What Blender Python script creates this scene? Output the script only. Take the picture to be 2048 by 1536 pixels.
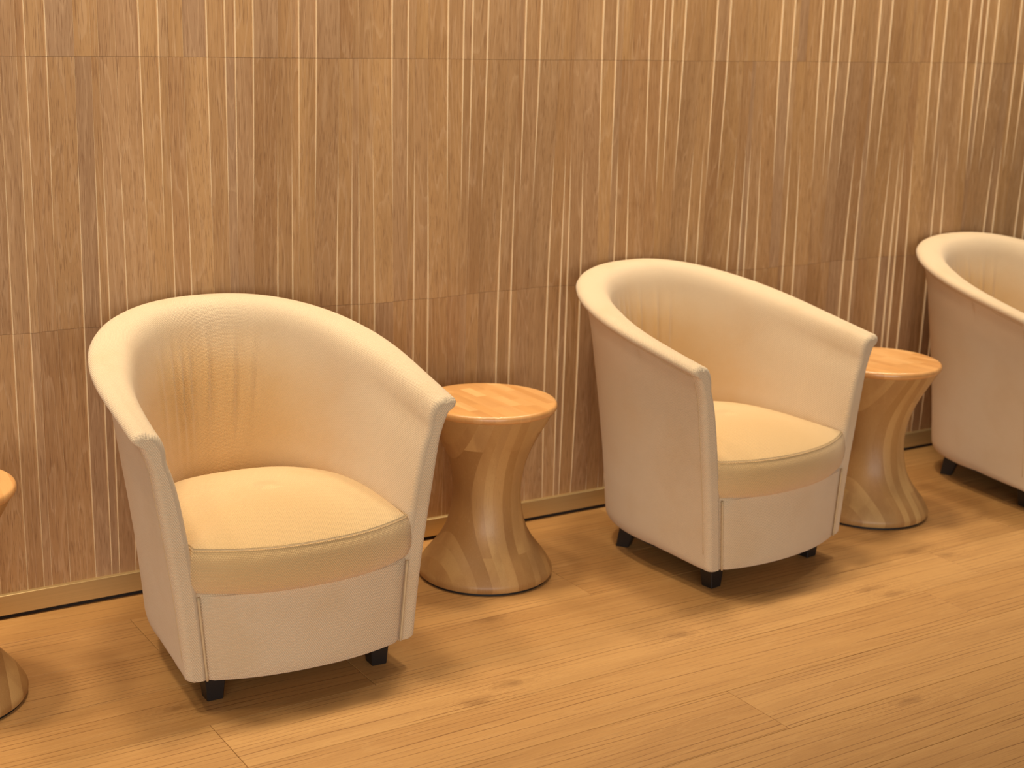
import bpy, bmesh, math, random
from mathutils import Vector, Matrix
import numpy as np

random.seed(7)
for o in list(bpy.data.objects):
    bpy.data.objects.remove(o)
scene = bpy.context.scene
col = scene.collection
PI = math.pi

# ------------------------------------------------------------------ camera
FPX, CX, CY = 2960.0, 1024.0, 768.0
def _ray(u, v):
    return np.array([(u - CX) / FPX, -(v - CY) / FPX, -1.0])
_vx, _vy = _ray(5790, 154), _ray(-1000, -40)          # vanishing points along and across the boards
_X = _vx / np.linalg.norm(_vx)
_Y = _vy - _X * (_vy @ _X)
_Y /= np.linalg.norm(_Y)
_Z = np.cross(_X, _Y)
M = Matrix(np.stack([_X, _Y, _Z]).tolist()).to_4x4()
M.translation = (0, 0, 1.5)
cam_d = bpy.data.cameras.new('camera')
cam_d.sensor_fit = 'HORIZONTAL'
cam_d.sensor_width = 17.3
cam_d.lens = FPX / 2048 * 17.3
cam_d.clip_end = 60
cam_d.dof.use_dof = True
cam_d.dof.focus_distance = 3.25
cam_d.dof.aperture_fstop = 2.0
cam = bpy.data.objects.new('camera', cam_d)
cam.matrix_world = M
col.objects.link(cam)
scene.camera = cam

# ------------------------------------------------------------------ world, lights, exposure
vs = scene.view_settings
vs.view_transform = 'Standard'
vs.look = 'None'
vs.gamma = 1
vs.exposure = 0.0
vs.use_curve_mapping = False
world = bpy.data.worlds.new('room_light')
scene.world = world
world.use_nodes = True
wbg = world.node_tree.nodes['Background']
wbg.inputs[0].default_value = (1.0, 0.88, 0.72, 1)
wbg.inputs[1].default_value = 0.13

def area(name, loc, target, sx, sy, power, color):
    l = bpy.data.lights.new(name, 'AREA')
    l.shape = 'RECTANGLE'
    l.size, l.size_y = sx, sy
    l.energy = power
    l.color = color
    o = bpy.data.objects.new(name, l)
    o.location = loc
    o.rotation_euler = (Vector(target) - Vector(loc)).to_track_quat('-Z', 'Y').to_euler()
    col.objects.link(o)
    return o
# window front on the far side of the room, behind the photographer
area('window_daylight', (-1.8, -4.2, 1.7), (2.0, 3.3, 0.5), 7.0, 2.6, 305, (1.0, 0.95, 0.89))

def downlight(x, y, z, power, color=(1.0, 0.835, 0.61), angle=88, r=0.14):
    l = bpy.data.lights.new('ceiling_downlight', 'SPOT')
    l.energy = power
    l.color = color
    l.spot_size = math.radians(angle)
    l.spot_blend = 1.0
    l.shadow_soft_size = r
    o = bpy.data.objects.new('ceiling_downlight', l)
    o.location = (x, y, z)
    col.objects.link(o)
    return o
for k in range(-2, 6):
    downlight(1.0 + 0.69 * k, 3.27, 2.75, 92)

# ------------------------------------------------------------------ node helpers
class NT:
    def __init__(self, name):
        self.m = bpy.data.materials.new(name)
        self.m.use_nodes = True
        self.t = self.m.node_tree
        self.b = self.t.nodes['Principled BSDF']
    def n(self, typ, **kw):
        nd = self.t.nodes.new(typ)
        for k, v in kw.items():
            if isinstance(k, str) and hasattr(nd, k) and not k.startswith('i_'):
                setattr(nd, k, v)
        return nd
    def set(self, sock, v):
        if isinstance(v, bpy.types.NodeSocket):
            self.t.links.new(v, sock)
        else:
            if hasattr(sock.default_value, '__len__') and not hasattr(v, '__len__'):
                v = [v] * len(sock.default_value)
            sock.default_value = v
    def math(self, op, a, b=None, c=None, clamp=False):
        nd = self.n('ShaderNodeMath', operation=op, use_clamp=clamp)
        self.set(nd.inputs[0], a)
        if b is not None: self.set(nd.inputs[1], b)
        if c is not None: self.set(nd.inputs[2], c)
        return nd.outputs[0]
    def vmath(self, op, a, b=None):
        nd = self.n('ShaderNodeVectorMath', operation=op)
        self.set(nd.inputs[0], a)
        if b is not None: self.set(nd.inputs[1], b)
        return nd.outputs[0]
    def noise(self, vec, scale=1.0, detail=4, rough=0.55, dist=0.0):
        nd = self.n('ShaderNodeTexNoise')
        self.set(nd.inputs['Vector'], vec)
        nd.inputs['Scale'].default_value = scale
        nd.inputs['Detail'].default_value = detail
        nd.inputs['Roughness'].default_value = rough
        nd.inputs['Distortion'].default_value = dist
        return nd.outputs[0]
    def ramp(self, fac, stops, interp='LINEAR'):
        nd = self.n('ShaderNodeValToRGB')
        cr = nd.color_ramp
        cr.interpolation = interp
        while len(cr.elements) < len(stops): cr.elements.new(0.5)
        for e, (p, c) in zip(cr.elements, stops):
            e.position = p
            e.color = (*c, 1) if len(c) == 3 else c
        self.set(nd.inputs[0], fac)
        return nd.outputs[0]
    def rampf(self, fac, lo, hi):
        nd = self.n('ShaderNodeMapRange', interpolation_type='SMOOTHSTEP')
        self.set(nd.inputs[0], fac)
        nd.inputs[1].default_value = lo
        nd.inputs[2].default_value = hi
        return nd.outputs[0]
    def mix(self, fac, a, b, blend='MIX'):
        nd = self.n('ShaderNodeMix', data_type='RGBA', blend_type=blend)
        self.set(nd.inputs[0], fac)
        self.set(nd.inputs[6], a if isinstance(a, bpy.types.NodeSocket) or len(a) == 4 else (*a, 1))
        self.set(nd.inputs[7], b if isinstance(b, bpy.types.NodeSocket) or len(b) == 4 else (*b, 1))
        return nd.outputs[2]
    def bump(self, h, strength, dist):
        nd = self.n('ShaderNodeBump')
        nd.inputs['Strength'].default_value = strength
        nd.inputs['Distance'].default_value = dist
        self.set(nd.inputs['Height'], h)
        self.t.links.new(nd.outputs[0], self.b.inputs['Normal'])

def srgb(r, g, b):
    f = lambda c: c / 12.92 if c <= 0.04045 else ((c + 0.055) / 1.055) ** 2.4
    return (f(r / 255), f(g / 255), f(b / 255))

def piece_coords(t, axis):
    """object coordinates, shifted for every piece, with the grain running along one axis (returned as z)"""
    tc = t.n('ShaderNodeTexCoord').outputs['Object']
    oi = t.n('ShaderNodeObjectInfo')
    rnd = oi.outputs['Random']
    cmb = t.n('ShaderNodeCombineXYZ')
    t.set(cmb.inputs[0], t.math('MULTIPLY', rnd, 37.3))
    t.set(cmb.inputs[1], t.math('MULTIPLY', rnd, 91.7))
    t.set(cmb.inputs[2], t.math('MULTIPLY', rnd, 53.1))
    v = t.vmath('ADD', tc, cmb.outputs[0])
    r2 = t.math('FRACT', t.math('MULTIPLY', rnd, 17.77))
    r3 = t.math('FRACT', t.math('MULTIPLY', rnd, 71.31))
    return v, rnd, r2, r3

def scaled(t, v, s):
    return t.vmath('MULTIPLY', v, s)

def oak(name, axis, tones, pore, fleck, rough, width=0.05, knots=False, stripe=False, coat=0.0, pore_amt=0.5, figure=0.42, drift=0.55, fleck_amt=0.45):
    """oak: piece tone, growth figure in arches, fine pores, pale flecks"""
    t = NT(name)
    v, r1, r2, r3 = piece_coords(t, axis)
    def sc(across, along):
        s = [across] * 3
        s[axis] = along
        return scaled(t, v, s)
    base = t.ramp(r2, tones)
    # soft long variation
    n1 = t.noise(sc(14, 1.1), 1.0, 3, 0.5, 0.3)
    base = t.mix(t.math('MULTIPLY', t.rampf(n1, 0.42, 0.68), drift), base, pore)
    # growth figure
    g = t.noise(sc(9, 0.85), 1.0, 2, 0.5, 0.0)
    rings = t.math('FRACT', t.math('MULTIPLY', t.math('ADD', g, t.math('MULTIPLY', t.noise(sc(60, 6), 1, 3, 0.6), 0.035)), 15.0))
    arch = t.math('MULTIPLY', t.rampf(rings, 0.70, 0.97), t.rampf(rings, 1.0, 0.96))
    base = t.mix(t.math('MULTIPLY', arch, figure), base, fleck)
    # pores
    p = t.noise(sc(520, 15), 1.0, 2, 0.6)
    pm = t.rampf(p, 0.53, 0.67)
    base = t.mix(t.math('MULTIPLY', pm, pore_amt), base, pore)
    p2 = t.noise(sc(430, 10), 1.0, 2, 0.6)
    base = t.mix(t.math('MULTIPLY', t.rampf(p2, 0.56, 0.72), fleck_amt), base, fleck)
    if stripe:
        # long dark grain lines, a finger's width apart, broken here and there
        sx = t.n('ShaderNodeSeparateXYZ')
        t.set(sx.inputs[0], v)
        across = sx.outputs[1 if axis == 0 else 0]
        wob = t.math('MULTIPLY', t.noise(sc(7, 0.8), 1.0, 2, 0.5), 0.055)
        ph = t.math('FRACT', t.math('DIVIDE', t.math('ADD', across, wob), 0.0165))
        ln = t.math('MULTIPLY', t.rampf(ph, 0.0, 0.06), t.rampf(ph, 0.22, 0.07))
        brk = t.rampf(t.noise(sc(55, 2.2), 1.0, 3, 0.65), 0.40, 0.62)
        base = t.mix(t.math('MULTIPLY', t.math('MULTIPLY', ln, brk), 0.85), base, tuple(c * 0.75 for c in pore))
    if knots:
        vo = t.n('ShaderNodeTexVoronoi', voronoi_dimensions='2D')
        t.set(vo.inputs['Vector'], sc(4.2, 1.55))
        vo.inputs['Scale'].default_value = 1.0
        d = t.math('ADD', vo.outputs['Distance'], t.math('MULTIPLY', t.noise(sc(60, 20), 1, 3, 0.65), 0.16))
        k1 = t.rampf(d, 0.19, 0.06)
        sepc = t.n('ShaderNodeSeparateColor')
        t.t.links.new(vo.outputs['Color'], sepc.inputs[0])
        gate = t.math('GREATER_THAN', sepc.outputs[0], 0.68)
        base = t.mix(t.math('MULTIPLY', t.math('MULTIPLY', k1, gate), 0.5), base, tuple(c * 0.6 for c in pore))
        halo = t.math('MULTIPLY', t.rampf(d, 0.42, 0.12), gate)
        kr = t.math('FRACT', t.math('MULTIPLY', d, 30.0))
        base = t.mix(t.math('MULTIPLY', t.math('MULTIPLY', halo, t.rampf(kr, 0.6, 0.95)), 0.28), base, pore)
    t.set(t.b.inputs['Base Color'], base)
    t.set(t.b.inputs['Roughness'], rough)
    if coat:
        t.b.inputs['Coat Weight'].default_value = coat
        t.b.inputs['Coat Roughness'].default_value = 0.18
    t.bump(t.math('MULTIPLY', pm, -1.0), 0.18, 0.0006)
    return t.m

def plain(name, color, rough, metallic=0.0, bump=None):
    t = NT(name)
    t.b.inputs['Base Color'].default_value = (*color, 1)
    t.b.inputs['Roughness'].default_value = rough
    t.b.inputs['Metallic'].default_value = metallic
    tc = t.n('ShaderNodeTexCoord').outputs['Object']
    n = t.noise(scaled(t, tc, bump or (60, 60, 60)), 1.0, 3, 0.6)
    c = t.mix(t.math('MULTIPLY', t.rampf(n, 0.35, 0.7), 0.25), color, tuple(x * 0.7 for x in color))
    t.set(t.b.inputs['Base Color'], c)
    t.bump(n, 0.08, 0.0008)
    return t.m

WALL_OAK = oak('limed_oak_veneer', 2,
    [(0.0, srgb(176, 137, 97)), (0.3, srgb(184, 142, 93)), (0.5, srgb(170, 128, 85)), (0.72, srgb(188, 146, 96)), (1.0, srgb(170, 134, 99))],
    srgb(128, 88, 50), srgb(206, 170, 130), 0.55, figure=0.34, drift=0.28, pore_amt=0.62)
EDGE_OAK = plain('pale_oak_edge', srgb(252, 228, 188), 0.45, 0, (300, 300, 20))  # much paler tone for the slat edges than for their fronts
FLOOR_OAK = oak('oiled_oak_boards', 0,
    [(0.0, srgb(198, 151, 92)), (0.35, srgb(191, 142, 83)), (0.65, srgb(201, 154, 95)), (1.0, srgb(190, 142, 85))],
    srgb(140, 92, 46), srgb(218, 174, 116), 0.42, knots=True, stripe=True, pore_amt=0.22, fleck_amt=0.25, figure=0.16, drift=0.22)
TABLE_TOP = oak('lacquered_oak_blocks', 1,
    [(0.0, srgb(224, 170, 108)), (0.2, srgb(210, 152, 88)), (0.4, srgb(234, 184, 122)), (0.6, srgb(218, 160, 96)), (0.8, srgb(228, 176, 114)), (1.0, srgb(206, 148, 86))],
    srgb(170, 108, 56), srgb(238, 192, 138), 0.32, coat=0.35, pore_amt=0.14, fleck_amt=0.15, figure=0.0, drift=0.25)
TABLE_OAK = oak('lacquered_oak_staves', 2,
    [(0.0, srgb(180, 140, 86)), (0.2, srgb(200, 160, 102)), (0.4, srgb(166, 124, 72)), (0.6, srgb(190, 148, 92)), (0.8, srgb(160, 118, 68)), (1.0, srgb(204, 164, 106))],
    srgb(142, 94, 52), srgb(218, 176, 128), 0.46, coat=0.08, pore_amt=0.16, fleck_amt=0.15, figure=0.0, drift=0.35)
PLINTH = plain('black_plinth', (0.012, 0.01, 0.008), 0.6)
LEG = plain('black_stained_wood', (0.012, 0.009, 0.008), 0.42, 0, (200, 200, 14))
BRASS = plain('brushed_bronze', srgb(206, 180, 128), 0.36, 0.6, (3, 300, 300))
GAP = plain('dark_gap', (0.02, 0.014, 0.01), 0.9)
BACKING = plain('wall_backing', srgb(120, 86, 54), 0.9)

def fabric(name, base, dirt, patch_at, radius, tint, amount):
    t = NT(name)
    uv = t.n('ShaderNodeTexCoord').outputs['UV']
    sep = t.n('ShaderNodeSeparateXYZ')
    t.set(sep.inputs[0], uv)
    p = 0.0048
    u = t.math('DIVIDE', sep.outputs[0], p)
    v = t.math('DIVIDE', sep.outputs[1], p * 0.72)
    row = t.math('FLOOR', v)
    su = t.math('SINE', t.math('MULTIPLY', t.math('ADD', u, t.math('MULTIPLY', row, 0.5)), 2 * PI))
    sv = t.math('ABSOLUTE', t.math('SINE', t.math('MULTIPLY', v, PI)))
    h = t.math('MULTIPLY', t.math('ADD', t.math('MULTIPLY', su, 0.5), 0.5), sv)
    oc = t.n('ShaderNodeTexCoord').outputs['Object']
    slub = t.noise(scaled(t, oc, (420, 420, 420)), 1.0, 2, 0.6)
    h = t.math('ADD', h, t.math('MULTIPLY', slub, 0.5))
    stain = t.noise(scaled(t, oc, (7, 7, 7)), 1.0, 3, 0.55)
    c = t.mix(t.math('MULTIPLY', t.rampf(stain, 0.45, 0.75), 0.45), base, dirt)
    if patch_at:                                                  # deeper golden patch, fading out around a given point
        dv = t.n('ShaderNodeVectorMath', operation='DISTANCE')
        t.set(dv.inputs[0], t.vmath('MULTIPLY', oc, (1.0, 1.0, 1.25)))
        dv.inputs[1].default_value = patch_at
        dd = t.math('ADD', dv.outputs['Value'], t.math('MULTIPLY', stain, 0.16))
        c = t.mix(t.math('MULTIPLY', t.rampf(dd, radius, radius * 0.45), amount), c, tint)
    c = t.mix(t.math('MULTIPLY', t.rampf(h, 0.75, 0.15), 0.45), c, tuple(x * 0.72 for x in dirt))
    t.set(t.b.inputs['Base Color'], c)
    t.b.inputs['Roughness'].default_value = 0.92
    t.b.inputs['Sheen Weight'].default_value = 0.25
    t.b.inputs['Sheen Roughness'].default_value = 0.5
    t.bump(h, 0.8, 0.0014)
    return t.m
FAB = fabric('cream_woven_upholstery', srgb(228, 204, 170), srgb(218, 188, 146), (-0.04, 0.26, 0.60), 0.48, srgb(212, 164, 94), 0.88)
SEATFAB = fabric('golden_cream_upholstery', srgb(230, 198, 148), srgb(220, 182, 124), (-0.06, -0.20, 0.47), 0.40, srgb(212, 172, 112), 0.6)  # yellower cream, with a deeper golden patch towards the front
PIPE = plain('cream_piping', srgb(206, 180, 140), 0.9, 0, (300, 300, 300))

# ------------------------------------------------------------------ object helpers
def mesh_obj(name, me, mat, parent=None):
    o = bpy.data.objects.new(name, me)
    col.objects.link(o)
    if mat is not None and len(me.materials) == 0:
        for m in (mat if isinstance(mat, (list, tuple)) else [mat]):
            me.materials.append(m)
    if parent is not None:
        o.parent = parent
    return o

def make_mesh(name, verts, faces, smooth=True, mats=None, uvs=None):
    me = bpy.data.meshes.new(name)
    me.from_pydata([tuple(v) for v in verts], [], faces)
    if mats is not None:
        me.polygons.foreach_set('material_index', mats)
    if uvs is not None:
        l = me.uv_layers.new(name='UVMap')
        for lp in me.loops:
            l.data[lp.index].uv = uvs[lp.vertex_index]
    me.polygons.foreach_set('use_smooth', [smooth] * len(me.polygons))
    me.update()
    return me

def fix_normals(me, sharp=None):
    bm = bmesh.new()
    bm.from_mesh(me)
    bmesh.ops.recalc_face_normals(bm, faces=bm.faces)
    if sharp:
        for e in bm.edges:
            if len(e.link_faces) == 2 and e.calc_face_angle(0) > sharp:
                e.smooth = False
    bm.to_mesh(me)
    bm.free()
    return me

def box_mesh(name, x0, x1, y0, y1, z0, z1, bevel=0.0):
    bm = bmesh.new()
    bmesh.ops.create_cube(bm, size=1)
    for v in bm.verts:
        v.co = ((x0 + x1) / 2 + v.co.x * (x1 - x0), (y0 + y1) / 2 + v.co.y * (y1 - y0), (z0 + z1) / 2 + v.co.z * (z1 - z0))
    if bevel:
        bmesh.ops.bevel(bm, geom=bm.edges[:], offset=bevel, segments=1, affect='EDGES', profile=0.5)
    me = bpy.data.meshes.new(name)
    bm.to_mesh(me)
    bm.free()
    return me

def empty(name, loc, rz=0.0):
    o = bpy.data.objects.new(name, None)
    o.location = loc
    o.rotation_euler = (0, 0, rz)
    o.empty_display_size = 0.1
    col.objects.link(o)
    return o

def tag(o, label=None, category=None, group=None, kind=None):
    if label: o['label'] = label
    if category: o['category'] = category
    if group: o['group'] = group
    if kind: o['kind'] = kind
    return o

def copy_tree(o, parent=None):
    c = o.copy()
    col.objects.link(c)
    c.parent = parent
    for ch in list(o.children):
        copy_tree(ch, c)
    return c

def tube_mesh(name, pts, r, seg=8):
    pts = [Vector(p) for p in pts]
    verts, faces = [], []
    up = Vector((0.13, 0.27, 0.95)).normalized()
    n = len(pts)
    for i, p in enumerate(pts):
        d = (pts[min(i + 1, n - 1)] - pts[max(i - 1, 0)]).normalized()
        a = d.cross(up)
        if a.length < 1e-3: a = d.cross(Vector((1, 0, 0)))
        a.normalize()
        b = d.cross(a)
        for k in range(seg):
            an = 2 * PI * k / seg
            verts.append(p + (a * math.cos(an) + b * math.sin(an)) * r)
    for i in range(n - 1):
        for k in range(seg):
            k2 = (k + 1) % seg
            faces.append((i * seg + k, i * seg + k2, (i + 1) * seg + k2, (i + 1) * seg + k))
    faces.append(tuple(range(seg)))
    faces.append(tuple((n - 1) * seg + k for k in range(seg)))
    return fix_normals(make_mesh(name, verts, faces))

# ------------------------------------------------------------------ floor
BW = 0.20805
ROW0 = 2.136                                            # a board edge, distance from the camera foot towards the wall
JOINT = {-1: 3.05, 0: 2.117, 1: 2.986, 2: 1.034, 3: 1.431, 4: 2.178, 5: 1.067, 6: 2.6}
BL = 2.2
floor = mesh_obj('floor', box_mesh('floor', -4.0, 9.0, -4.0, 3.60, -0.06, -0.0135), GAP)
tag(floor, 'warm honey oak plank floor with knots', 'floor', kind='structure')
plank_cache = {}
def board(x0, x1, y0, y1):
    key = (round(x1 - x0, 3), round(y1 - y0, 3))
    if key not in plank_cache:
        g = 0.0005
        plank_cache[key] = box_mesh('floor_plank', -(x1 - x0) / 2 + g, (x1 - x0) / 2 - g, -(y1 - y0) / 2 + g, (y1 - y0) / 2 - g, -0.013, 0.0, 0.0009)
        plank_cache[key].materials.append(FLOOR_OAK)
    o = mesh_obj('floor_plank', plank_cache[key], None, floor)
    o.location = ((x0 + x1) / 2, (y0 + y1) / 2, 0)
for r in range(-20, 7):
    y0 = ROW0 + r * BW
    y1 = min(y0 + BW, 3.56)
    if r >= 7 or y1 - y0 < 0.02: continue
    j = JOINT.get(r, (r * 0.83) % BL)
    xs = [j + BL * k for k in range(-3, 5)]
    for a, b in zip(xs, xs[1:]):
        if b < -3.0 or a > 8.5: continue
        board(a, b, y0, y1)

# ------------------------------------------------------------------ wall of undulating oak slats
WY = 3.541
WID = [.045, .022, .042, .061, .045, .024, .045, .066, .040, .020, .046, .065, .041, .020, .043, .058]
LEV = [1, 2, 1, 0, 1, 2, 3, 4, 3, 2, 3, 4, 3, 2, 1, 0]
PER = sum(WID)
X00 = 1.194
ROWS = [(0.062, 0.713), (0.713, 1.364), (1.364, 2.015), (2.015, 2.80)]
def relief(lev, z):
    return -(lev - 2) * 0.0068 * math.cos(PI * (z - 1.53) / 0.98)
wall = mesh_obj('wall_back', box_mesh('wall_back', -3.6, 8.6, WY + 0.02, WY + 0.12, 0.0, 2.80), BACKING)
tag(wall, 'tall wall of vertical light oak slats in stepped relief', 'wall', kind='structure')
def slat_geo(x0, x1, z0, z1, lev, seg=6, gz=0.0003):
    """front, both edges and both ends of one slat; edges carry the pale material"""
    V, F, Mt = [], [], []
    zs = [z0 + gz + (z1 - z0 - 2 * gz) * i / seg for i in range(seg + 1)]
    yb = 0.025
    c = 0.0006
    ys = [relief(lev, z) for z in zs]
    def strip(xa, ya, xb, yb_, mat):
        s = len(V)
        for z, da, db in zip(zs, ya, yb_):
            V.append((xa, da, z)); V.append((xb, db, z))
        for i in range(seg):
            F.append((s + 2 * i, s + 2 * i + 1, s + 2 * i + 3, s + 2 * i + 2)); Mt.append(mat)
    strip(x0 + c, ys, x1 - c, ys, 0)
    back = [yb] * (seg + 1)
    ysl = [y + c for y in ys]
    strip(x0, back, x0, ysl, 1)
    strip(x1, ysl, x1, back, 1)
    strip(x0, ysl, x0 + c, ys, 1)
    strip(x1 - c, ys, x1, ysl, 1)
    for zi, zz in ((0, zs[0]), (seg, zs[-1])):
        s = len(V)
        V.extend([(x0, yb, zz), (x0, ys[zi], zz), (x1, ys[zi], zz), (x1, yb, zz)])
        F.append((s, s + 1, s + 2, s + 3) if zi else (s + 3, s + 2, s + 1, s)); Mt.append(0)
    return V, F, Mt
slat_cache = {}
stuff = ([], [], [])
for k in range(-7, 11):
    x = X00 + k * PER
    for i, w in enumerate(WID):
        x0, x1 = x, x + w
        x = x1
        if x0 < -3.5 or x1 > 8.5: continue
        for r, (z0, z1) in enumerate(ROWS):
            if 0.42 < x0 < 5.0 and r < 3:
                key = (i, r)
                if key not in slat_cache:
                    V, F, Mt = slat_geo(-w / 2 + 0.0002, w / 2 - 0.0002, z0, z1, LEV[i])
                    me = make_mesh('slat', V, F, True, Mt)
                    me.materials.append(WALL_OAK)
                    me.materials.append(EDGE_OAK)
                    slat_cache[key] = me
                o = mesh_obj('slat', slat_cache[key], None, wall)
                o.location = ((x0 + x1) / 2, WY, 0)
            else:
                V, F, Mt = slat_geo(x0, x1, z0, z1, LEV[i])
                s = len(stuff[0])
                stuff[0].extend((a, b + WY, c) for a, b, c in V)
                stuff[1].extend(tuple(q + s for q in f) for f in F)
                stuff[2].extend(Mt)
so = mesh_obj('slat_field', make_mesh('slat_field', stuff[0], stuff[1], True, stuff[2]), [WALL_OAK, EDGE_OAK], wall)
so['kind'] = 'stuff'
bb = mesh_obj('baseboard_back', box_mesh('baseboard_back', -3.5, 8.5, 3.5275, 3.56, 0.011, 0.0635, 0.0012), BRASS)
tag(bb, 'low brushed bronze metal skirting strip along the wall', 'baseboard', kind='structure')
sg = mesh_obj('shadow_gap', box_mesh('shadow_gap', -3.5, 8.5, 3.536, 3.56, 0.0, 0.011), GAP, bb)

# ------------------------------------------------------------------ hourglass side tables
PROF = [(.1815, .007), (.1835, .011), (.1845, .018), (.1835, .024), (.180, .031), (.168, .051), (.150, .074), (.130, .100), (.112, .132), (.101, .167), (.0945, .205),
        (.0925, .235), (.0945, .268), (.101, .307), (.112, .343), (.126, .376), (.142, .406), (.159, .437), (.171, .459), (.1752, .4675)]
TOPP = [(.1755, .4675), (.1805, .4700), (.1828, .4745), (.1834, .4795), (.1822, .4845), (.1792, .4880), (.1745, .4895)]
def smooth_profile(P, n):
    out = []
    for i in range(len(P) - 1):
        p0, p1, p2, p3 = P[max(i - 1, 0)], P[i], P[i + 1], P[min(i + 2, len(P) - 1)]
        for k in range(n):
            t = k / n
            out.append(tuple(0.5 * ((2 * b) + (-a + c) * t + (2 * a - 5 * b + 4 * c - d) * t * t + (-a + 3 * b - 3 * c + d) * t ** 3)
                             for a, b, c, d in zip(p0, p1, p2, p3)))
    out.append(P[-1])
    return out
def revolve(P, seg=112):
    bm = bmesh.new()
    rings = [[bm.verts.new((r * math.cos(2 * PI * k / seg), r * math.sin(2 * PI * k / seg), z)) for k in range(seg)] for r, z in P]
    for a, b in zip(rings, rings[1:]):
        for k in range(seg):
            bm.faces.new((a[k], a[(k + 1) % seg], b[(k + 1) % seg], b[k]))
    bm.faces.new(list(reversed(rings[0])))
    bm.faces.new(rings[-1])
    return bm
def cut(bm, co, no):
    """the half of a closed solid on the negative side of a plane, closed again"""
    g = bm.verts[:] + bm.edges[:] + bm.faces[:]
    res = bmesh.ops.bisect_plane(bm, geom=g, plane_co=co, plane_no=no, clear_outer=True, dist=1e-6)
    ed = [e for e in res['geom_cut'] if isinstance(e, bmesh.types.BMEdge)]
    if ed:
        bmesh.ops.holes_fill(bm, edges=ed, sides=0)
def finish_piece(bm, name, mat):
    if len(bm.faces) < 4:
        bm.free(); return None
    bmesh.ops.recalc_face_normals(bm, faces=bm.faces)
    for e in bm.edges:
        if len(e.link_faces) == 2 and e.calc_face_angle(0) > math.radians(28):
            e.smooth = False
    for f in bm.faces: f.smooth = True
    me = bpy.data.meshes.new(name)
    bm.to_mesh(me)
    bm.free()
    me.materials.append(mat)
    return me
def make_table():
    root = empty('side_table', (0, 0, 0))
    rnd = random.Random(3)
    V, F = [], []
    n = 64
    for z in (0.0, 0.0075):
        V += [(0.177 * math.cos(2 * PI * k / n), 0.177 * math.sin(2 * PI * k / n), z) for k in range(n)]
    F = [(k, (k + 1) % n, n + (k + 1) % n, n + k) for k in range(n)] + [tuple(range(n - 1, -1, -1)), tuple(range(n, 2 * n))]
    mesh_obj('plinth', make_mesh('plinth', V, F, False), PLINTH, root)
    body = empty('pedestal', (0, 0, 0)); body.parent = root
    top = empty('tabletop', (0, 0, 0)); top.parent = root
    src = revolve(smooth_profile(PROF, 2))
    x = -0.20
    while x < 0.19:
        w = rnd.uniform(0.018, 0.036)
        zc = rnd.choice([0.06, 0.09, 0.13, 0.38, 0.42, None, None])
        if x > .09 or x + w < -.09: zc = .235
        for lo, hi in ((0, zc), (zc, 0.6)) if zc else ((0, 0.6),):
            bm = src.copy()
            cut(bm, (x + w, 0, 0), (1, 0, 0)); cut(bm, (x, 0, 0), (-1, 0, 0))
            if hi < 0.5: cut(bm, (0, 0, hi), (0, 0, 1))
            if lo > 0: cut(bm, (0, 0, lo), (0, 0, -1))
            me = finish_piece(bm, 'stave', TABLE_OAK)
            if me: mesh_obj('stave', me, None, body)
        x += w
    src.free()
    src = revolve(smooth_profile(TOPP, 2))
    x = -0.20
    while x < 0.19:
        w = rnd.uniform(0.026, 0.034)
        y = -0.22 + rnd.uniform(0, 0.08)
        cuts = [-0.3]
        while y < 0.2:
            cuts.append(y); y += rnd.uniform(0.07, 0.14)
        cuts.append(0.3)
        for a, b in zip(cuts, cuts[1:]):
            bm = src.copy()
            cut(bm, (x + w, 0, 0), (1, 0, 0)); cut(bm, (x, 0, 0), (-1, 0, 0))
            cut(bm, (0, b, 0), (0, 1, 0)); cut(bm, (0, a, 0), (0, -1, 0))
            me = finish_piece(bm, 'block', TABLE_TOP)
            if me: mesh_obj('block', me, None, top)
        x += w
    src.free()
    return root

TABLES = [
    (2.0136, 3.2422, 0.0, 'hourglass oak side table beside the right arm of the nearest, leftmost armchair'),
    (3.3447, 3.1132, 0.15, 'hourglass oak side table between the middle armchair and the armchair cut off at right'),
    (0.5667, 3.1546, -0.1, 'hourglass oak side table cut off at the left edge of the picture'),
]
tab = make_table()
for i, (x, y, rz, lab) in enumerate(TABLES):
    o = tab if i == 0 else copy_tree(tab)
    o.location = (x, y, 0)
    o.rotation_euler = (0, 0, rz)
    tag(o, lab, 'table', 'hourglass wooden side tables')

# ------------------------------------------------------------------ tub armchairs
RIM = dict(a=.3749, b=.478, n=2.45, wt=.3744, yf=-.178)
BAS = dict(a=.2694, b=.3645, n=2.55, wt=.2737, yf=-.176)
ZT, ZB, ZQ, ZBOT = .6270, .7730, .86, .070
NARC, NARM = 90, 34
def ucurve(a, b, n, wt, yf):
    pts = []
    for i in range(NARM, 0, -1):
        u = i / NARM
        pts.append((-(a + (wt - a) * u ** 1.5), yf * u))
    for i in range(NARC, -NARC - 1, -1):
        # even spacing round the bend
        ph = PI / 2 * i / NARC
        s, c = abs(math.sin(ph)), abs(math.cos(ph))
        k = (s ** n + c ** n) ** (-1 / n)
        pts.append((-math.copysign(a * s * k, ph), b * c * k))
    for i in range(1, NARM + 1):
        u = i / NARM
        pts.append((a + (wt - a) * u ** 1.5, yf * u))
    return np.array(pts)
WH = ([0, .18, .35, .54, .69, .85, .93, .97, 1.0], [0, .09, .19, .34, .465, .60, .70, .82, 1.0])
def wflare(h):
    return float(np.interp(h, *WH))
def w_smooth(h):
    return sum(wflare(min(1, max(0, h + d))) for d in (-.05, -.025, 0, .025, .05)) / 5 if h < .95 else wflare(h)

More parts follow.
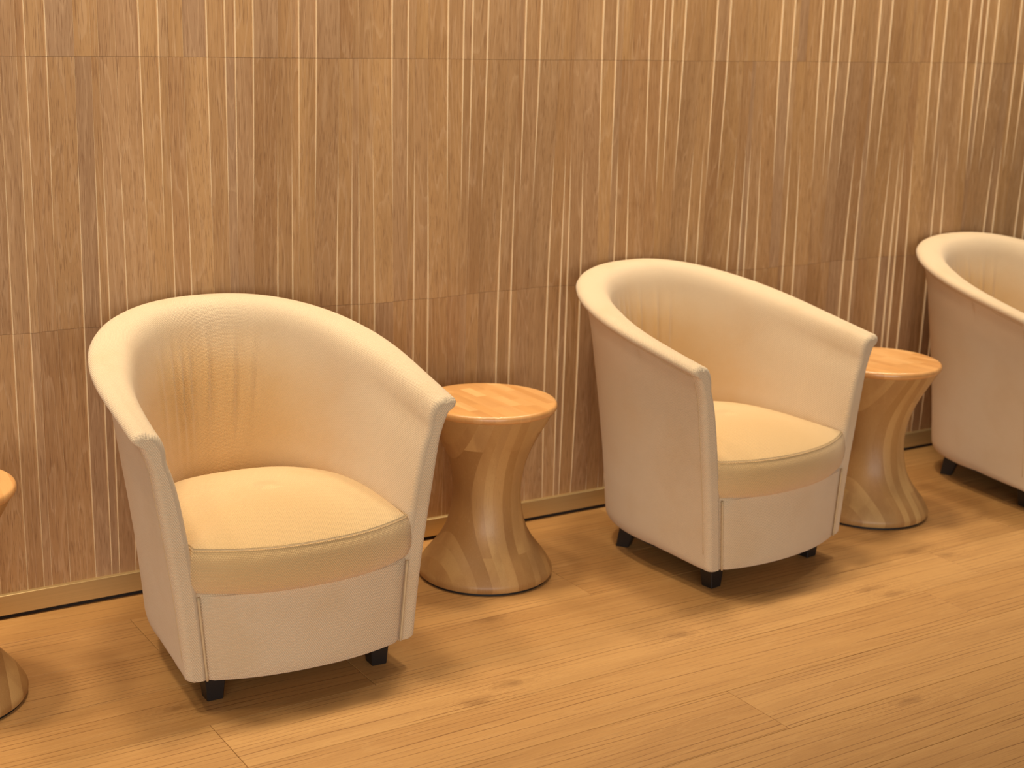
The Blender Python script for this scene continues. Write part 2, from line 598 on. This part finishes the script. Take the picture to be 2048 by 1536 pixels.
TAU = np.r_[np.linspace(0, .06, 5), np.linspace(.085, .84, 16), np.linspace(.862, 1, 13)]
def resample(pts):
    """smooth curve through the points, sampled at the fractions TAU of its length"""
    P = np.array(pts)
    n = len(P)
    D = []
    for i in range(n - 1):
        a, b, c, d = P[max(i - 1, 0)], P[i], P[i + 1], P[min(i + 2, n - 1)]
        for t in (0, .25, .5, .75):
            D.append(.5 * (2 * b + (c - a) * t + (2 * a - 5 * b + 4 * c - d) * t * t + (3 * b - a - 3 * c + d) * t ** 3))
    D.append(P[-1])
    D = np.array(D)
    L = np.r_[0, np.cumsum(np.linalg.norm(np.diff(D, axis=0), axis=1))]
    return np.stack([np.interp(TAU * L[-1], L, D[:, k]) for k in range(3)], 1)

def shell_sections():
    Rr, Bb = ucurve(**RIM), ucurve(**BAS)
    N = len(Rr)
    secs = []
    d = np.gradient(Rr, axis=0)
    nor = np.stack([-d[:, 1], d[:, 0]], 1)
    nor /= np.linalg.norm(nor, axis=1)[:, None]
    if nor[0][0] > 0: nor = -nor
    arc = np.r_[0, np.cumsum(np.linalg.norm(np.diff(Rr, axis=0), axis=1))]
    mid = arc[-1] / 2
    for i in range(N):
        O, B, n = Rr[i], Bb[i], nor[i]
        r = min(1, max(0, (O[1] - RIM['yf']) / (RIM['b'] - RIM['yf'])))
        e = r * r * (3 - 2 * r)
        zr = ZT + (ZB - ZT) * (1 - (1 - r) ** ZQ)
        T = .050 + .018 * e
        sc = .80 + .36 * min(1, 1.6 * e)
        rb = .008 + .026 * min(1, r * 3)
        def P(off, z, base=None):
            base = O if base is None else base
            return (base[0] + n[0] * off, base[1] + n[1] * off, z)
        def outer_at(z):
            h = (z - ZBOT) / (zr - ZBOT)
            return B + (O - B) * w_smooth(min(1, max(0, h)))
        out = []
        for k in range(5):                                     # rounded lower edge
            an = PI / 2 * k / 4
            z = ZBOT + rb * (1 - math.cos(an))
            out.append(P(-rb * (1 - math.sin(an)), z, outer_at(z)))
        hs = np.linspace(ZBOT + rb + .02, zr - .030, 14)
        for z in hs:
            out.append(P(0, z, outer_at(z)))
        for (u, v) in ((-.0150, -.0150), (-.0060, -.0095), (.0005, -.003), (.0008, .0045), (-.0045, .011), (-.015, .0155), (-.028, .0165)):
            out.append(P(u, zr + v))
        inn = []
        roll = ((-.043, .0160), (-.057, .0130), (-.069, .0060), (-.0785, -.0070), (-.0850, -.0250), (-.0890, -.0480), (-.0910, -.0740))
        for (u, v) in roll:
            inn.append(P(u * sc, zr + v * (.8 + .2 * e)))
        z0 = zr - .074 * (.8 + .2 * e)
        u0 = roll[-1][0] * sc
        zs = np.linspace(z0 - .025, .20, len(out) - len(roll) - 2)
        for z in zs:
            q = outer_at(z)
            k = math.exp(-(z0 - z) / .05)
            # offset of the inner skin from the flaring outer one
            off0 = u0 + (np.array(O) - outer_at(z0)) @ n
            off = off0 * k + (-T) * (1 - k)
            # a few stretched folds in the upper back
            s = arc[i] - mid
            f = 0
            for (c, wd, am, zc) in ((-.175, .009, .0032, .60), (-.135, .008, .0042, .57), (-.10, .007, .0034, .58), (-.035, .008, .0036, .60), (.05, .009, .0034, .58), (.115, .010, .0022, .60), (-.23, .010, .0022, .60)):
                c2 = c + (z - .6) * .10
                f += am * math.exp(-((s - c2) / wd) ** 2) * math.exp(-((z - zc) / .10) ** 2)
                f -= .7 * am * math.exp(-((s - c2 - wd * 1.6) / wd) ** 2) * math.exp(-((z - zc) / .10) ** 2)
            inn.append(P(off - 2.3 * f, z, q))
        q = outer_at(.12)
        inn.append(P(-T, .12, q))
        q = outer_at(ZBOT)
        inn.append(P(-T, ZBOT, q))
        secs.append((resample(out), resample(inn[::-1] + [out[-1]])[:], arc[i]))
    return secs, nor

def make_shell():
    secs, nor = shell_sections()
    rows = []
    Mn = len(secs[0][0])
    # outer skin up to the crown, then the inner skin down again (the crown point itself only once)
    def loop(out, inn): return np.r_[out, inn[:-1][::-1]]
    base = [loop(o, n) for o, n, a in secs]
    rr = .016
    def ends(i):
        """rounded front end of an arm: both skins close in on each other while the section moves forward"""
        o, n, _ = secs[i]
        d = n - o
        th = np.linalg.norm(d, axis=1)[:, None] + 1e-9
        r = np.minimum(.014, .36 * th)
        fw = (rr * np.clip(th / .020, .8, 1))[:, 0]
        top = np.clip((TAU - .80) / .2, 0, 1) ** 1.5
        rows = []
        for b in np.linspace(0, PI / 2, 7)[1:]:
            q = r * (1 - math.cos(b))
            o2, n2 = o + d / th * q, n - d / th * q
            for w in (o2, n2):
                w[:, 1] -= fw * math.sin(b)
                w[:, 2] -= .013 * top * (1 - math.cos(b))
            rows.append(loop(o2, n2))
        return rows
    E0, E1 = ends(0), ends(-1)
    allrows = E0[::-1] + base + E1
    arcs = [-.02 * (k + 1) / 6 for k in range(6)][::-1] + [a for _, _, a in secs] + [secs[-1][2] + .02 * (k + 1) / 6 for k in range(6)]
    V, F, UV = [], [], []
    K = len(allrows[0])
    for L, a in zip(allrows, arcs):
        ln = np.r_[0, np.cumsum(np.linalg.norm(np.diff(L, axis=0), axis=1))]
        for p, q in zip(L, ln):
            V.append(tuple(p)); UV.append((a, q))
    for i in range(len(allrows) - 1):
        for k in range(K):
            k2 = (k + 1) % K
            F.append((i * K + k, i * K + k2, (i + 1) * K + k2, (i + 1) * K + k))
    for rI in (0, len(allrows) - 1):
        # flat front of the arm, with the weave running straight up it
        s0 = len(V)
        for p in allrows[rI]:
            V.append(tuple(p)); UV.append((p[0], p[2]))
        for k in range(Mn - 2):
            F.append((s0 + k, s0 + k + 1, s0 + K - 2 - k, s0 + K - 1 - k))
        F.append((s0 + Mn - 2, s0 + Mn - 1, s0 + Mn))
    me = make_mesh('shell', V, F, True, None, UV)
    fix_normals(me)
    return me, secs

def seat_outline(n_front=24):
    """plan of the cushion: bowed front edge, sides and rounded back that follow the inside of the shell"""
    pts = []
    W, yf, b, a, n = .252, -.186, .300, .266, 2.5
    m = 60
    for i in range(m + 1):                                      # right front corner round the back to left front corner
        ph = PI / 2 * (1 - 2 * i / m)
        s, c = abs(math.sin(ph)), abs(math.cos(ph))
        k = (s ** n + c ** n) ** (-1 / n)
        pts.append((math.copysign(a * s * k, ph), b * c * k))
    side = 12
    R0 = [(a + (W - a) * u, yf * u) for u in np.linspace(1, 0, side, endpoint=False)]
    L0 = [(-x, y) for x, y in R0[::-1]]
    front = []
    for i in range(1, n_front):
        u = -1 + 2 * i / n_front
        front.append((u * W, yf - .066 * (1 - abs(u) ** 2.3)))
    return np.array(R0 + pts + L0 + front)

def make_cushion():
    out = seat_outline()
    n = len(out)
    # outward normals
    tg = np.roll(out, -1, 0) - np.roll(out, 1, 0)
    nn = np.stack([tg[:, 1], -tg[:, 0]], 1)
    nn /= np.linalg.norm(nn, axis=1)[:, None]
    if (nn * out).sum() < 0: nn = -nn
    c0 = np.array([0, .03])
    V, F, UV = [], [], []
    rings = []
    ztop = .372
    def zc(r): return ztop + .046 * (1 - r ** 2.4)
    for r in [.12, .24, .36, .48, .59, .69, .78, .86, .92, .965]:
        rings.append([(*(c0 + (o - c0) * r), zc(r)) for o in out])
    side = [(-.0045, ztop + .0012), (-.0012, ztop - .0018), (.002, ztop - .006), (.0085, ztop - .025), (.0115, ztop - .05), (.0105, ztop - .072), (.005, ztop - .091), (-.006, ztop - .104), (-.022, ztop - .110)]
    for u, z in side:
        rings.append([(*(o + m * u), z) for o, m in zip(out, nn)])
    rings.append([(*(c0 + (o - c0) * .5), ztop - .112) for o in out])
    V.append((*c0, zc(0)))
    UV.append((0, 0))
    for L in rings:
        for k, p in enumerate(L):
            V.append(p)
    per = np.r_[0, np.cumsum(np.linalg.norm(np.diff(out, axis=0), axis=1))]
    for ri, L in enumerate(rings):
        for k, p in enumerate(L):
            if ri < 11: UV.append((p[0], p[1]))
            else: UV.append((p[0], p[2]))
    for k in range(n):
        F.append((0, 1 + k, 1 + (k + 1) % n))
    for i in range(len(rings) - 1):
        a, b = 1 + i * n, 1 + (i + 1) * n
        for k in range(n):
            F.append((a + k, b + k, b + (k + 1) % n, a + (k + 1) % n))
    a = 1 + (len(rings) - 1) * n
    F.append(tuple(a + k for k in range(n)))
    me = make_mesh('seat_cushion', V, F, True, None, UV)
    fix_normals(me)
    seam = [(*(o + m * .0003), ztop - .0006) for o, m in zip(out, nn)]
    i0 = 0
    # along the front only, with the little return at both corners
    idx = list(range(n - 26, n)) + list(range(0, 4))
    return me, [seam[i] for i in idx]

def make_front_panel():
    V, F, UV = [], [], []
    nu, zs = 24, [ZBOT + .000, ZBOT + .004, ZBOT + .03, .12, .17, .22, .268, .275]
    W0, W1 = .236, .252
    for j, z in enumerate(zs):
        t = (z - ZBOT) / .2
        W = W0 + (W1 - W0) * t
        for i in range(nu + 1):
            u = -1 + 2 * i / nu
            y = -.196 - .044 * (1 - abs(u) ** 2.2) + (.004 if j == 0 else 0) + (.01 if j == len(zs) - 1 else 0)
            if abs(u) > .96: y += .010
            V.append((u * W, y, z)); UV.append((u * W, z))
    m = len(V)
    for x, y, z in list(V):
        V.append((x, -.12, z)); UV.append((x, z))
    w = nu + 1
    nz = len(zs)
    for j in range(nz - 1):
        for i in range(nu):
            F.append((j * w + i, j * w + i + 1, (j + 1) * w + i + 1, (j + 1) * w + i))
            F.append((m + j * w + i, m + (j + 1) * w + i, m + (j + 1) * w + i + 1, m + j * w + i + 1))
        for i in (0, nu):
            F.append((j * w + i, (j + 1) * w + i, m + (j + 1) * w + i, m + j * w + i))
    for i in range(nu):
        for j in (0, nz - 1):
            F.append((j * w + i, j * w + i + 1, m + j * w + i + 1, m + j * w + i))
    me = make_mesh('front_panel', V, F, True, None, UV)
    fix_normals(me, math.radians(50))
    side = [[(s * (W0 + (W1 - W0) * (z - ZBOT) / .2 - .004), -.199, z) for z in np.linspace(ZBOT + .002, .268, 14)] for s in (-1, 1)]
    return me, side

def leg_mesh(lean):
    """square tapered foot, leaning back for the rear pair"""
    V = []
    for z, h, off in ((.085, .0260, 0), (.0, .0185, lean)):
        V += [(-h, -h + off, z), (h, -h + off, z), (h, h + off, z), (-h, h + off, z)]
    F = [(0, 1, 2, 3), (7, 6, 5, 4)] + [(k, 4 + k, 4 + (k + 1) % 4, (k + 1) % 4) for k in range(4)]
    bm = bmesh.new()
    me = fix_normals(make_mesh('leg', V, F, False))
    bm.from_mesh(me)
    bmesh.ops.bevel(bm, geom=bm.edges[:], offset=.0015, segments=1, affect='EDGES')
    bm.to_mesh(me)
    bm.free()
    return me

def make_chair():
    root = empty('tub_armchair', (0, 0, 0))
    me, secs = make_shell()
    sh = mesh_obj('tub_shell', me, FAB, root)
    # underside board that closes the shell between the arms
    out = seat_outline()
    nb = len(out)
    V = [(x * .97, y * (.97 if y > 0 else .9), z) for z in (ZBOT + .004, ZBOT + .016) for x, y in out]
    F = [tuple(range(nb)), tuple(range(nb, 2 * nb))] + [(k, (k + 1) % nb, nb + (k + 1) % nb, nb + k) for k in range(nb)]
    mesh_obj('base_board', fix_normals(make_mesh('base_board', V, F, False)), GAP, root)
    cm, seam = make_cushion()
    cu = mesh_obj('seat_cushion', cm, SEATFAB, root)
    mesh_obj('seam', tube_mesh('seam', seam, .0009), PIPE, cu)
    pm, sides = make_front_panel()
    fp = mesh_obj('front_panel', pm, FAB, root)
    for s in sides:
        mesh_obj('piping', tube_mesh('piping', s, .0028), PIPE, fp)
    rim = [tuple(o[int(np.argmin(np.abs(o[:, 2] - (o[-1][2] - .034))))]) for o, n_, a in secs[::2]]
    mesh_obj('piping', tube_mesh('piping', rim, .0015), PIPE, sh)
    for i, sgn in ((1, -1), (-2, 1)):
        o = secs[i][0]
        mesh_obj('piping', tube_mesh('piping', [tuple(p) for p in o[5:23]], .0012), PIPE, sh)
    fl, rl = leg_mesh(-.004), leg_mesh(.022)
    for s in (-1, 1):
        l = mesh_obj('leg', fl, LEG, root); l.location = (s * .2, -.132, 0)
        l = mesh_obj('leg', rl, LEG, root); l.location = (s * .165, .212, 0); l.rotation_euler = (0, 0, -s * .5)
    return root

CHAIRS = [
    (1.2924, 3.0123, -.0344, 'cream tub armchair nearest the camera, leftmost of the three'),
    (2.6815, 3.0208, .1258, 'middle cream tub armchair, between two hourglass side tables'),
    (4.0476, 3.0300, -.0388, 'cream tub armchair cut off by the right edge of the picture'),
]
ch = make_chair()
for i, (x, y, rz, lab) in enumerate(CHAIRS):
    o = ch if i == 0 else copy_tree(ch)
    o.location = (x, y, 0)
    o.rotation_euler = (0, 0, rz)
    tag(o, lab, 'armchair', 'cream tub armchairs along the wall')
